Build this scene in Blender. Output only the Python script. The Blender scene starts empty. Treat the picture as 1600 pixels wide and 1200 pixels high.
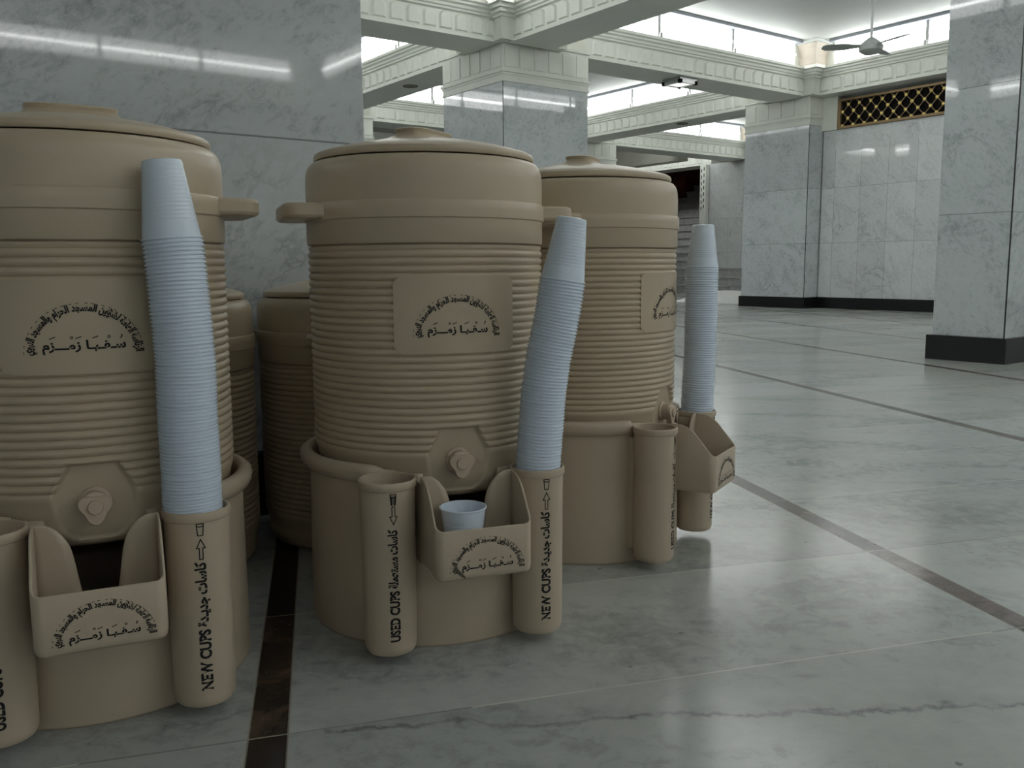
import bpy, math, random
from mathutils import Vector, Matrix
PI = math.pi
random.seed(7)
sc = bpy.context.scene
col = sc.collection

# ------------------------------------------------------------------ camera
FPX = 1389.0
PITCH = math.atan(182 / FPX)
ROLL = math.radians(0.35)
CAM = Vector((0, 0, 0.60))
cd = bpy.data.cameras.new('camera')
cam = bpy.data.objects.new('camera', cd)
col.objects.link(cam)
cd.sensor_fit = 'HORIZONTAL'
cd.sensor_width = 36.0
cd.lens = 36.0 * FPX / 1600.0
cd.clip_start = 0.02
cd.clip_end = 100
FW = Vector((0, math.cos(PITCH), -math.sin(PITCH)))
UP0 = Vector((0, math.sin(PITCH), math.cos(PITCH)))
RT0 = Vector((1, 0, 0))
RT = RT0 * math.cos(ROLL) - UP0 * math.sin(ROLL)
UP = RT0 * math.sin(ROLL) + UP0 * math.cos(ROLL)
cam.matrix_world = Matrix(((RT.x, UP.x, -FW.x, CAM.x), (RT.y, UP.y, -FW.y, CAM.y), (RT.z, UP.z, -FW.z, CAM.z), (0, 0, 0, 1)))
sc.camera = cam

# ------------------------------------------------------------------ world, exposure
w = bpy.data.worlds.new('world')
sc.world = w
w.use_nodes = True
w.node_tree.nodes['Background'].inputs[0].default_value = (0.55, 0.6, 0.6, 1)
w.node_tree.nodes['Background'].inputs[1].default_value = 0.02
sc.view_settings.view_transform = 'Standard'
sc.view_settings.look = 'None'
sc.view_settings.gamma = 1
sc.view_settings.use_curve_mapping = False
sc.view_settings.exposure = 0.60
TUBE = 14.0         # radiance of the fluorescent tubes
COVE = 3.2          # emission given to the white backing for tube light it would reflect

# building grid: a runs along BR, b along BL
ANG = math.radians(36.2)
BR = Vector((math.cos(ANG), math.sin(ANG), 0))
BL = Vector((-math.sin(ANG), math.cos(ANG), 0))


def W(a, b, z=0.0):
    return BR * a + BL * b + Vector((0, 0, z))


# ------------------------------------------------------------------ materials
def new_mat(name):
    m = bpy.data.materials.new(name)
    m.use_nodes = True
    nt = m.node_tree
    return m, nt, nt.nodes['Principled BSDF']


def nd(nt, t, **kw):
    n = nt.nodes.new(t)
    for k, v in kw.items():
        if k.startswith('i_'):
            n.inputs[k[2:].replace('_', ' ')].default_value = v
        else:
            setattr(n, k, v)
    return n


def mth(nt, op, a, b=None, c=None, clamp=False):
    n = nt.nodes.new('ShaderNodeMath')
    n.operation = op
    n.use_clamp = clamp
    for i, v in enumerate((a, b, c)):
        if v is None:
            continue
        if isinstance(v, (int, float)):
            n.inputs[i].default_value = v
        else:
            nt.links.new(v, n.inputs[i])
    return n.outputs[0]


def mix(nt, fac, c1, c2, blend='MIX'):
    n = nt.nodes.new('ShaderNodeMix')
    n.data_type = 'RGBA'
    n.blend_type = blend
    for i, v in ((0, fac), (6, c1), (7, c2)):
        if isinstance(v, (int, float)):
            n.inputs[i].default_value = v
        elif isinstance(v, tuple):
            n.inputs[i].default_value = v if len(v) == 4 else (*v, 1)
        else:
            nt.links.new(v, n.inputs[i])
    return n.outputs[2]


def ramp(nt, fac, stops):
    n = nt.nodes.new('ShaderNodeValToRGB')
    e = n.color_ramp.elements
    while len(e) < len(stops):
        e.new(0.5)
    for i, (p, c) in enumerate(stops):
        e[i].position = p
        if isinstance(c, (int, float)):
            c = (c, c, c)
        e[i].color = (*c, 1)
    nt.links.new(fac, n.inputs[0])
    return n.outputs[0]


def noise(nt, vec, scale, detail=4, rough=.5, dist=0.0):
    n = nt.nodes.new('ShaderNodeTexNoise')
    n.inputs['Scale'].default_value = scale
    n.inputs['Detail'].default_value = detail
    n.inputs['Roughness'].default_value = rough
    n.inputs['Distortion'].default_value = dist
    if vec is not None:
        nt.links.new(vec, n.inputs['Vector'])
    return n.outputs['Fac']


def world_pos(nt, rot=0.0):
    g = nt.nodes.new('ShaderNodeNewGeometry')
    r = nt.nodes.new('ShaderNodeVectorRotate')
    r.rotation_type = 'Z_AXIS'
    r.inputs['Angle'].default_value = rot
    nt.links.new(g.outputs['Position'], r.inputs['Vector'])
    return g, r.outputs['Vector']


def veins(nt, vec, scale, width=.03):
    f = noise(nt, vec, scale, 6, .6, .6)
    d = mth(nt, 'ABSOLUTE', mth(nt, 'SUBTRACT', f, .5))
    return mth(nt, 'SUBTRACT', 1.0, mth(nt, 'DIVIDE', d, width, clamp=True))


def stretch(nt, vec, rot, sc_):
    m = nt.nodes.new('ShaderNodeMapping')
    m.inputs['Rotation'].default_value = rot
    m.inputs['Scale'].default_value = sc_
    nt.links.new(vec, m.inputs['Vector'])
    return m.outputs[0]


def marble_wall(name, base, dark, joint_b=False, rough=.035, cell=0.757, z0=0.155):
    m, nt, bs = new_mat(name)
    g, v = world_pos(nt, -ANG)
    sep = nd(nt, 'ShaderNodeSeparateXYZ')
    nt.links.new(v, sep.inputs[0])
    A, B, Z = sep.outputs
    # slab rows shift the veining so that each slab differs
    row = mth(nt, 'FLOOR', mth(nt, 'DIVIDE', mth(nt, 'SUBTRACT', Z, z0), cell))
    comb = nd(nt, 'ShaderNodeCombineXYZ')
    nt.links.new(mth(nt, 'MULTIPLY_ADD', row, 3.7, A), comb.inputs[0])
    nt.links.new(mth(nt, 'MULTIPLY_ADD', row, 1.9, B), comb.inputs[1])
    nt.links.new(Z, comb.inputs[2])
    vv = comb.outputs[0]
    s = stretch(nt, stretch(nt, vv, (.75, -.75, .1), (1, 1, 1)), (0, 0, 0), (1.6, 1.6, .42))
    c1 = noise(nt, s, 2.6, 8, .65, .8)
    c2 = noise(nt, s, 24.0, 6, .75, .5)
    c3 = noise(nt, vv, 75.0, 3, .6, .0)
    cl = mth(nt, 'MULTIPLY_ADD', c3, .12, mth(nt, 'MULTIPLY_ADD', c2, .55, mth(nt, 'MULTIPLY', c1, .42)))
    base_c = ramp(nt, cl, [(.37, dark), (.54, base), (.74, tuple(min(1, x * 1.1) for x in base))])
    v1 = mth(nt, 'MULTIPLY', veins(nt, s, 1.7, .018), ramp(nt, noise(nt, vv, 1.3), [(.42, 0.0), (.65, 1.0)]))
    c = mix(nt, mth(nt, 'MULTIPLY', v1, .45), base_c, tuple(x * .5 for x in dark))
    sp = ramp(nt, noise(nt, vv, 16, 3, .6), [(.70, 0.0), (.76, 1.0)])
    c = mix(nt, mth(nt, 'MULTIPLY', sp, .45), c, tuple(x * .35 for x in dark))
    fr = mth(nt, 'FRACT', mth(nt, 'DIVIDE', mth(nt, 'SUBTRACT', Z, z0), cell))
    dz = mth(nt, 'MULTIPLY', mth(nt, 'MINIMUM', fr, mth(nt, 'SUBTRACT', 1.0, fr)), cell)
    j = mth(nt, 'LESS_THAN', dz, .0022)
    tint = nd(nt, 'ShaderNodeTexWhiteNoise', noise_dimensions='2D')
    cc = nd(nt, 'ShaderNodeCombineXYZ')
    nt.links.new(row, cc.inputs[0])
    if joint_b:
        q = mth(nt, 'DIVIDE', mth(nt, 'SUBTRACT', B, 7.52), .40)
        nt.links.new(mth(nt, 'FLOOR', q), cc.inputs[1])
        f2 = mth(nt, 'FRACT', q)
        db = mth(nt, 'MULTIPLY', mth(nt, 'MINIMUM', f2, mth(nt, 'SUBTRACT', 1.0, f2)), .40)
        j = mth(nt, 'MAXIMUM', j, mth(nt, 'LESS_THAN', db, .0022))
    nt.links.new(cc.outputs[0], tint.inputs[0])
    c = mix(nt, 1.0, c, ramp(nt, tint.outputs[0], [(0, .88), (1, 1.0)]), 'MULTIPLY')
    j = mth(nt, 'MULTIPLY', j, mth(nt, 'LESS_THAN', Z, 2.2))
    c = mix(nt, mth(nt, 'MULTIPLY', j, .6), c, (.07, .07, .065))
    nt.links.new(c, bs.inputs['Base Color'])
    bs.inputs['Roughness'].default_value = rough
    bs.inputs['Specular IOR Level'].default_value = .5
    return m


M_MARBLE = marble_wall('pillar_marble', (.51, .545, .555), (.27, .29, .30))
M_MARBLE_W = marble_wall('wall_marble', (.61, .635, .635), (.42, .44, .445), joint_b=True)


def floor_mat():
    m, nt, bs = new_mat('floor_marble')
    g, P = world_pos(nt, 0)
    sep = nd(nt, 'ShaderNodeSeparateXYZ')
    nt.links.new(P, sep.inputs[0])
    X, Y, Z = sep.outputs
    u = mth(nt, 'ADD', mth(nt, 'MULTIPLY', X, .977), mth(nt, 'MULTIPLY', Y, .2135))
    v = mth(nt, 'ADD', mth(nt, 'MULTIPLY', X, -.2756), mth(nt, 'MULTIPLY', Y, .9613))
    PU, PV = 1.224, .4135
    qu = mth(nt, 'DIVIDE', mth(nt, 'ADD', u, .080), PU)
    iu = mth(nt, 'FLOOR', mth(nt, 'ADD', qu, .5))
    du = mth(nt, 'MULTIPLY', mth(nt, 'ABSOLUTE', mth(nt, 'SUBTRACT', qu, iu)), PU)
    qv = mth(nt, 'DIVIDE', mth(nt, 'SUBTRACT', v, 1.127), PV)
    iv = mth(nt, 'FLOOR', mth(nt, 'ADD', qv, .5))
    dv = mth(nt, 'MULTIPLY', mth(nt, 'ABSOLUTE', mth(nt, 'SUBTRACT', qv, iv)), PV)
    slab_u = mth(nt, 'FLOOR', qu)
    slab_v = mth(nt, 'FLOOR', qv)
    comb = nd(nt, 'ShaderNodeCombineXYZ')
    nt.links.new(slab_u, comb.inputs[0])
    nt.links.new(slab_v, comb.inputs[1])
    wn = nd(nt, 'ShaderNodeTexWhiteNoise', noise_dimensions='2D')
    nt.links.new(comb.outputs[0], wn.inputs[0])
    off = nd(nt, 'ShaderNodeCombineXYZ')
    nt.links.new(mth(nt, 'MULTIPLY_ADD', wn.outputs[0], 9.0, X), off.inputs[0])
    nt.links.new(mth(nt, 'MULTIPLY_ADD', wn.outputs[0], 5.0, Y), off.inputs[1])
    ov = off.outputs[0]
    s = stretch(nt, ov, (0, 0, -.25), (.6, 1.3, 1))
    c1 = noise(nt, s, 2.4, 7, .6, .7)
    c2 = noise(nt, ov, 24, 6, .72, .4)
    cl = mth(nt, 'MULTIPLY_ADD', c2, .5, mth(nt, 'MULTIPLY', c1, .6))
    base = ramp(nt, cl, [(.38, (.23, .25, .25)), (.54, (.42, .44, .43)), (.74, (.50, .515, .50))])
    vn = mth(nt, 'MULTIPLY', veins(nt, s, 2.2, .016), ramp(nt, noise(nt, ov, 1.6), [(.45, 0.0), (.65, 1.0)]))
    base = mix(nt, mth(nt, 'MULTIPLY', vn, .45), base, (.16, .175, .18))
    base = mix(nt, 1.0, base, ramp(nt, wn.outputs[0], [(0, .86), (1, 1.06)]), 'MULTIPLY')
    # brown cast by the traffic lane of warmer slabs
    warm = ramp(nt, noise(nt, P, .55, 3, .5), [(.45, 0.0), (.62, 1.0)])
    base = mix(nt, mth(nt, 'MULTIPLY', warm, .35), base, (.50, .49, .42))
    # one long dark fissure across the nearest slab
    wob = mth(nt, 'MULTIPLY_ADD', noise(nt, P, 7, 6, .7), .10, mth(nt, 'MULTIPLY', noise(nt, P, 35, 3, .6), .02))
    vline = mth(nt, 'ADD', mth(nt, 'SUBTRACT', mth(nt, 'ADD', mth(nt, 'MULTIPLY', X, -.055), Y), 1.190 - .06 + .01), wob)
    vline = mth(nt, 'SUBTRACT', vline, .0)
    fis = mth(nt, 'SUBTRACT', 1.0, mth(nt, 'DIVIDE', mth(nt, 'ABSOLUTE', mth(nt, 'SUBTRACT', vline, .035)), .0075, clamp=True))
    halo = mth(nt, 'SUBTRACT', 1.0, mth(nt, 'DIVIDE', mth(nt, 'ABSOLUTE', mth(nt, 'SUBTRACT', vline, .045)), .035, clamp=True))
    inx = mth(nt, 'MULTIPLY', mth(nt, 'GREATER_THAN', X, -.25), mth(nt, 'LESS_THAN', X, 1.05))
    patch = ramp(nt, noise(nt, P, 9, 3, .6), [(.38, .15), (.6, 1.0)])
    base = mix(nt, mth(nt, 'MULTIPLY', mth(nt, 'MULTIPLY', fis, inx), mth(nt, 'MULTIPLY', patch, .75)), base, (.09, .10, .105))
    base = mix(nt, mth(nt, 'MULTIPLY', mth(nt, 'MULTIPLY', halo, inx), mth(nt, 'MULTIPLY', patch, .22)), base, (.2, .21, .22))
    # specks of dirt
    sp = ramp(nt, noise(nt, P, 38, 2, .5), [(.735, 0.0), (.76, 1.0)])
    base = mix(nt, mth(nt, 'MULTIPLY', sp, .55), base, (.10, .10, .10))
    # slab joints
    jt = mth(nt, 'LESS_THAN', dv, .0016)
    jn = ramp(nt, noise(nt, P, 3.3, 3, .6), [(.35, .2), (.6, .85)])
    lightj = mth(nt, 'GREATER_THAN', noise(nt, P, .9, 1, .5), .47)
    jc = mix(nt, lightj, (.22, .22, .20), (.66, .66, .58))
    base = mix(nt, mth(nt, 'MULTIPLY', jt, jn), base, jc)
    # inlaid strips of dark brown marble
    hw = .0255
    st = mth(nt, 'LESS_THAN', du, hw)
    ed = mth(nt, 'MULTIPLY', mth(nt, 'GREATER_THAN', du, hw - .0018), mth(nt, 'LESS_THAN', du, hw + .0018))
    cs = nd(nt, 'ShaderNodeCombineXYZ')
    nt.links.new(iu, cs.inputs[0])
    nt.links.new(slab_v, cs.inputs[1])
    w2 = nd(nt, 'ShaderNodeTexWhiteNoise', noise_dimensions='2D')
    nt.links.new(cs.outputs[0], w2.inputs[0])
    sn = mth(nt, 'MULTIPLY_ADD', noise(nt, P, 14, 5, .7, .8), .8, mth(nt, 'MULTIPLY', w2.outputs[0], .30))
    dark = ramp(nt, sn, [(.42, (.012, .010, .009)), (.62, (.035, .025, .020)), (.82, (.13, .085, .06))])
    pale = ramp(nt, sn, [(.36, (.018, .016, .015)), (.55, (.065, .054, .047)), (.8, (.21, .165, .14))])
    scol = mix(nt, mth(nt, 'GREATER_THAN', u, .5), dark, pale)
    base = mix(nt, st, base, scol)
    base = mix(nt, mth(nt, 'MULTIPLY', mth(nt, 'MULTIPLY', jt, st), .7), base, (.42, .40, .32))
    base = mix(nt, mth(nt, 'MULTIPLY', ed, .55), base, (.38, .37, .30))
    nt.links.new(base, bs.inputs['Base Color'])
    rr = ramp(nt, noise(nt, P, 2.2, 4, .6), [(.3, .17), (.7, .22)])
    nt.links.new(rr, bs.inputs['Roughness'])
    bs.inputs['Specular IOR Level'].default_value = .45
    return m


def plain(name, c, rough=.5, metal=0.0, spec=.5, var=.06, nscale=12.0, bump=0.0):
    m, nt, bs = new_mat(name)
    tc = nd(nt, 'ShaderNodeTexCoord')
    n = noise(nt, tc.outputs['Object'], nscale, 5, .6)
    cc = mix(nt, 1.0, (*c, 1), ramp(nt, n, [(.3, 1 - var * 1.6), (.7, 1 + 0 * var)]), 'MULTIPLY')
    nt.links.new(cc, bs.inputs['Base Color'])
    bs.inputs['Roughness'].default_value = rough
    bs.inputs['Metallic'].default_value = metal
    bs.inputs['Specular IOR Level'].default_value = spec
    if bump:
        b = nd(nt, 'ShaderNodeBump')
        b.inputs['Strength'].default_value = bump
        b.inputs['Distance'].default_value = .001
        nt.links.new(noise(nt, tc.outputs['Object'], 220, 2, .5), b.inputs['Height'])
        nt.links.new(b.outputs[0], bs.inputs['Normal'])
    return m


def beige(name, c):
    m, nt, bs = new_mat(name)
    tc = nd(nt, 'ShaderNodeTexCoord')
    o = tc.outputs['Object']
    n = noise(nt, o, 7, 6, .65)
    cc = mix(nt, 1.0, (*c, 1), ramp(nt, n, [(.3, .90), (.7, 1.0)]), 'MULTIPLY')
    # grey scuffs
    sm = stretch(nt, o, (0, 0, 0), (1, 1, 2.5))
    d = ramp(nt, noise(nt, sm, 16, 6, .7), [(.66, 0.0), (.74, 1.0)])
    cc = mix(nt, mth(nt, 'MULTIPLY', d, .22), cc, (.20, .17, .13))
    nt.links.new(cc, bs.inputs['Base Color'])
    bs.inputs['Roughness'].default_value = .34
    bs.inputs['Specular IOR Level'].default_value = .42
    b = nd(nt, 'ShaderNodeBump')
    b.inputs['Strength'].default_value = .12
    b.inputs['Distance'].default_value = .001
    nt.links.new(noise(nt, o, 260, 2, .5), b.inputs['Height'])
    nt.links.new(b.outputs[0], bs.inputs['Normal'])
    return m


M_BEIGE = beige('beige_plastic', (.53, .44, .32))
M_STAND = beige('stand_plastic', (.515, .428, .325))
M_TAP = beige('tap_plastic', (.56, .45, .34))
M_INK = plain('black_ink', (.012, .012, .012), .6, spec=.3)
M_SCUFF = plain('scuff', (.13, .115, .085), .8, var=.3, nscale=60)
M_CUP = plain('cup_plastic', (.70, .79, .90), .20, spec=.5, var=.02)
M_PLASTER = plain('white_plaster', (.70, .72, .655), .55, var=.05, nscale=4)
M_CEIL = plain('ceiling_paint', (.52, .54, .52), .7, var=.04, nscale=1.5)
M_SOFFIT = plain('soffit_paint', (.56, .56, .49), .6, var=.05, nscale=3)
M_TRIMD = plain('grey_trim', (.22, .24, .27), .5)
M_BLACK = plain('black_granite', (.008, .008, .009), .25, var=.3, nscale=90)
M_TAN = plain('tan_cover', (.42, .365, .30), .5)
M_METAL = plain('grey_metal', (.42, .43, .42), .35, .6)
M_GOLD = plain('gilded_metal', (.62, .45, .16), .32, .85, nscale=30)
M_GOLDB = plain('gilded_rosette', (.85, .66, .24), .3, .6, nscale=30)
M_BROWN = plain('bronze_frame', (.22, .15, .075), .4, .5)
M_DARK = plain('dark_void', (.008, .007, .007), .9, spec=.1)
M_FAN = plain('fan_enamel', (.42, .44, .42), .35)
M_STEP = plain('step_stone', (.50, .51, .50), .5, var=.2, nscale=8)
M_REDSTONE = plain('red_stone', (.36, .11, .065), .6, var=.55, nscale=2.2)
M_SHEET = plain('white_sheet', (.72, .72, .70), .7, var=.05)
M_SPEAKER = plain('speaker_mesh', (.20, .19, .15), .6, var=.2, nscale=80)
M_FLOOR = floor_mat()


def emit(name, c, s):
    m = bpy.data.materials.new(name)
    m.use_nodes = True
    nt = m.node_tree
    nt.nodes.clear()
    e = nd(nt, 'ShaderNodeEmission')
    e.inputs[0].default_value = (*c, 1)
    e.inputs[1].default_value = s
    o = nd(nt, 'ShaderNodeOutputMaterial')
    nt.links.new(e.outputs[0], o.inputs[0])
    return m


M_COVE = emit('cove_backing_glow', (.975, 1.0, .985), COVE)
M_TUBE = emit('cove_tube_glow', (.975, 1.0, .985), TUBE)
M_LAMP = emit('lamp_glow', (1.0, 1.0, .93), .7)


# ------------------------------------------------------------------ mesh helpers
class MB:
    def __init__(s):
        s.v, s.f = [], []

    def add(s, vs, fs):
        n = len(s.v)
        s.v += [tuple(x) for x in vs]
        s.f += [tuple(i + n for i in f) for f in fs]
        return s

    def box(s, x0, x1, y0, y1, z0, z1):
        return s.add([(x0, y0, z0), (x1, y0, z0), (x1, y1, z0), (x0, y1, z0), (x0, y0, z1), (x1, y0, z1), (x1, y1, z1), (x0, y1, z1)],
                     [(3, 2, 1, 0), (4, 5, 6, 7), (0, 1, 5, 4), (1, 2, 6, 5), (2, 3, 7, 6), (3, 0, 4, 7)])

    def lathe(s, prof, n=48, cap0=True, cap1=True, mat=None):
        vs, fs = [], []
        for r, z in prof:
            for k in range(n):
                t = 2 * PI * k / n
                vs.append((r * math.cos(t), r * math.sin(t), z))
        for i in range(len(prof) - 1):
            for k in range(n):
                a, b = i * n + k, i * n + (k + 1) % n
                fs.append((a, b, b + n, a + n))
        if cap0:
            fs.append(tuple(reversed(range(n))))
        if cap1:
            fs.append(tuple((len(prof) - 1) * n + k for k in range(n)))
        if mat:
            vs = [mat @ Vector(v) for v in vs]
        return s.add(vs, fs)

    def prism(s, poly, z0, z1, mat=None):
        n = len(poly)
        vs = [(x, y, z0) for x, y in poly] + [(x, y, z1) for x, y in poly]
        fs = [tuple(reversed(range(n))), tuple(range(n, 2 * n))]
        fs += [(k, (k + 1) % n, (k + 1) % n + n, k + n) for k in range(n)]
        if mat:
            vs = [mat @ Vector(v) for v in vs]
        return s.add(vs, fs)

    def loft(s, rings, cap0=True, cap1=True):
        n = len(rings[0])
        vs = [p for r in rings for p in r]
        fs = []
        for i in range(len(rings) - 1):
            for k in range(n):
                a, b = i * n + k, i * n + (k + 1) % n
                fs.append((a, b, b + n, a + n))
        if cap0:
            fs.append(tuple(reversed(range(n))))
        if cap1:
            fs.append(tuple((len(rings) - 1) * n + k for k in range(n)))
        return s.add(vs, fs)

    def mesh(s, name, mat, smooth=35):
        me = bpy.data.meshes.new(name)
        me.from_pydata(s.v, [], s.f)
        me.materials.append(mat)
        if smooth:
            me.polygons.foreach_set('use_smooth', [True] * len(me.polygons))
            me.set_sharp_from_angle(angle=math.radians(smooth))
        me.update()
        return me

    def build(s, name, mat, parent=None, smooth=35, bevel=0, loc=None, solid=0):
        return link(name, s.mesh(name, mat, smooth), parent, bevel, loc, solid)


def link(name, me, parent=None, bevel=0, loc=None, solid=0):
    o = bpy.data.objects.new(name, me)
    col.objects.link(o)
    if parent is not None:
        o.parent = parent
    if loc is not None:
        o.location = loc
    if solid:
        md = o.modifiers.new('thickness', 'SOLIDIFY')
        md.thickness = solid
        md.offset = 0
    if bevel:
        md = o.modifiers.new('bevel', 'BEVEL')
        md.width = bevel
        md.segments = 2
        md.limit_method = 'ANGLE'
        md.angle_limit = math.radians(40)
    return o


def empty(name, loc=(0, 0, 0), rz=0.0, label=None, cat=None, group=None):
    o = bpy.data.objects.new(name, None)
    o.empty_display_size = .05
    col.objects.link(o)
    o.location = loc
    o.rotation_euler = (0, 0, rz)
    return tag(o, label, cat, group)


def tag(o, label=None, cat=None, group=None, kind=None):
    for k, v in (('label', label), ('category', cat), ('group', group), ('kind', kind)):
        if v:
            o[k] = v
    return o


def kids(o):
    return [c for c in bpy.data.objects if c.parent == o]


def copy_tree(o, parent=None):
    c = o.copy()
    col.objects.link(c)
    if parent is not None:
        c.parent = parent
    for ch in kids(o):
        copy_tree(ch, c)
    return c


def put(o, a, b, z=0.0):           # set something on the building grid
    o.location = W(a, b, z)
    o.rotation_euler = (0, 0, ANG)
    return o


# ------------------------------------------------------------------ the setting
BEAM0, CORN0, CORN1, CEILZ = 2.91, 3.15, 3.27, 3.60
COLS = [-4.55, .55, 5.65, 10.85, 15.95]       # near faces of the beams that run along b
ROWS = [-8.97, -2.55, 2.60, 7.80, 12.95, 18.10]
BW = .56

fl = MB()
fl.add([(-7, -12, 0), (22, -12, 0), (22, 24, 0), (-7, 24, 0)], [(0, 1, 2, 3)])
fo = tag(put(fl.build('floor', M_FLOOR, smooth=0), 0, 0), kind='structure')
cl = MB()
cl.box(-7, 22, -12, 24, CEILZ, CEILZ + .1)
tag(put(cl.build('ceiling', M_CEIL, smooth=0), 0, 0), kind='structure')


def wall(name, a0, a1, b0, b1, z0=0.0, z1=CEILZ, mat=None):
    m = MB().box(0, a1 - a0, 0, b1 - b0, 0, z1 - z0)
    o = m.build(name, mat or M_MARBLE_W, smooth=0)
    put(o, a0, b0, z0)
    return tag(o, kind='structure')


wall('wall_right', 11.08, 11.38, -9.4, 7.72, 0, 2.455)
wall('wall_near', -5.0, 11.4, -9.7, -9.4)
wall('wall_left', -5.2, -4.9, -9.7, 22.4)
wall('wall_far', -5.0, 12.3, 22.2, 22.5)
tag(put(MB().box(0, .03, 0, 17.0, 0, .155).build('baseboard_right', M_BLACK, smooth=0), 11.05, -9.30), kind='structure')


# beams with scalloped side faces -------------------------------------------------
def beam_mesh(L, flutes=True, sides=(-1, 1)):
    m = MB()
    h = BW / 2
    m.box(0, L, -h + .03, h - .03, BEAM0 - BEAM0, CEILZ - BEAM0)
    for s in sides:
        # mouldings of the cornice, swept along the beam
        prof = [(h - .03, 0), (h, 0), (h, .03), (h - .018, .038), (h - .018, .225), (h + .012, .235), (h + .012, .252), (h + .03, .262),
                (h + .035, .285), (h + .06, .30), (h + .06, .318), (h + .085, .33), (h + .085, .36), (h - .03, .36)]
        vs = [(0, s * y, z) for y, z in prof] + [(L, s * y, z) for y, z in prof]
        n = len(prof)
        fs = [(k, (k + 1) % n, (k + 1) % n + n, k + n) for k in range(n)]
        fs += [tuple(range(n)), tuple(range(n, 2 * n))]
        if s > 0:
            fs = [tuple(reversed(f)) for f in fs]
        m.add(vs, fs)
        if flutes:
            p = .185
            k = int(L / p)
            o = (L - k * p) / 2
            for i in range(k):
                x = o + (i + .5) * p
                wv = .076
                pts = [(x - wv, .05), (x + wv, .05)]
                pts += [(x + wv * math.cos(t), .172 + wv * .62 * math.sin(t)) for t in [PI * q / 6 for q in range(7)]]
                yy = s * (h - .018)
                y2 = s * (h + .000)
                xc, zc = x, .13
                inn = [(xc + (px - xc) * .74, zc + (pz - zc) * .88) for px, pz in pts]
                nn = len(pts)
                vs = [(px, yy, pz) for px, pz in pts] + [(px, y2, pz) for px, pz in inn]
                fs = [(q, (q + 1) % nn, (q + 1) % nn + nn, q + nn) for q in range(nn)] + [tuple(range(nn, 2 * nn))]
                if s > 0:
                    fs = [tuple(reversed(f)) for f in fs]
                m.add(vs, fs)
    return m.mesh('beam', M_PLASTER, smooth=30)


_beams = {}
trim_n = [0]


def trim(me_or_mb, mat=None, smooth=0):
    trim_n[0] += 1
    nm = 'trim_%d' % trim_n[0]
    if isinstance(me_or_mb, MB):
        o = me_or_mb.build(nm, mat, smooth=smooth)
    else:
        o = link(nm, me_or_mb)
    return tag(o, kind='structure')


def beam(axis, c, t0, t1, flutes=True):
    L = round(t1 - t0, 2)
    key = (L, flutes)
    if key not in _beams:
        _beams[key] = beam_mesh(L, flutes)
    o = trim(_beams[key])
    mid = c + BW / 2
    if axis == 'a':
        o.location = W(t0, mid, BEAM0)
        o.rotation_euler = (0, 0, ANG)
    else:
        o.location = W(mid, t0, BEAM0)
        o.rotation_euler = (0, 0, ANG + PI / 2)


PS = 1.17
for j, r in enumerate(ROWS):
    for i in range(len(COLS) - 1):
        if i == 3 and j < 3:
            continue
        beam('a', r, COLS[i] + PS - .05, COLS[i + 1] - .05, flutes=(j >= 3 and i >= 1))
for i, c in enumerate(COLS):
    for j in range(len(ROWS) - 1):
        if i == 4 and j < 3:
            continue
        vis = (i in (2, 3, 4) and j >= 2)
        if i == 2 and j == 2:
            beam('b', c, 3.02, ROWS[3] - .05, flutes=True)
        else:
            beam('b', c, ROWS[j] + PS - .05, ROWS[j + 1] - .05, flutes=vis)


# pillars --------------------------------------------------------------------------
def pillar(a0, b0, sa, sb, label, caps=True, group=None):
    e = tag(empty('marble_pillar'), label, 'pillar', group)
    put(e, a0, b0)
    MB().box(0, sa, 0, sb, .15, 2.54 if caps else BEAM0).build('shaft', M_MARBLE, e, smooth=0, bevel=.004)
    MB().box(-.0015, .005, -.0015, .005, .155, 2.53 if caps else BEAM0).build('corner_joint', M_BLACK, e, smooth=0)
    MB().box(-.025, sa + .025, -.025, sb + .025, 0, .155).build('plinth', M_BLACK, e, smooth=0)
    if caps:
        m = MB()
        for d, z0, z1 in ((.010, 2.53, 2.552), (.003, 2.552, 2.60), (.010, 2.60, 2.625), (.024, 2.625, 2.652), (.002, 2.652, 2.935), (.022, 2.935, 2.96)):
            m.box(-d, sa + d, -d, sb + d, z0, z1)
        # raised tongues round the capital
        for side in range(4):
            L = sa if side % 2 == 0 else sb
            k = max(1, int(L / .19))
            for q in range(k):
                x = (q + .5) * L / k
                wv = .075
                if side == 0: m.box(x - wv, x + wv, -.010, 0, 2.68, 2.90)
                if side == 2: m.box(x - wv, x + wv, sb, sb + .010, 2.68, 2.90)
                if side == 1: m.box(sa, sa + .010, x - wv, x + wv, 2.68, 2.90)
                if side == 3: m.box(-.010, 0, x - wv, x + wv, 2.68, 2.90)
        m.build('capital', M_PLASTER, e, smooth=0)
    return e


pillar(5.60, 7.78, 1.17, 1.17, 'grey veined marble pillar with white fluted capital, directly behind the middle cooler')
pillar(10.78, 7.74, .46, 1.11, 'pale marble pillar with white capital, standing left of the gilded lattice grille')
pillar(5.57, 2.57, 1.15, .45, 'marble pillar with black plinth at the right edge of the picture', caps=False)
pillar(-.10, 2.10, 1.176, 1.17, 'large dark grey marble pillar the beige coolers stand in front of', caps=False)
pillar(10.80, 12.93, 1.17, 1.17, 'narrow glimpse of a far white pillar, just right of the central marble pillar')
for (a, b) in ((.5, 7.75), (.5, 12.9), (5.6, 12.93),  (-4.6, 2.55)):
    pillar(a, b, 1.17, 1.17, 'white marble pillar of the hall hidden behind nearer pillars', group='pillars out of sight')


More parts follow.
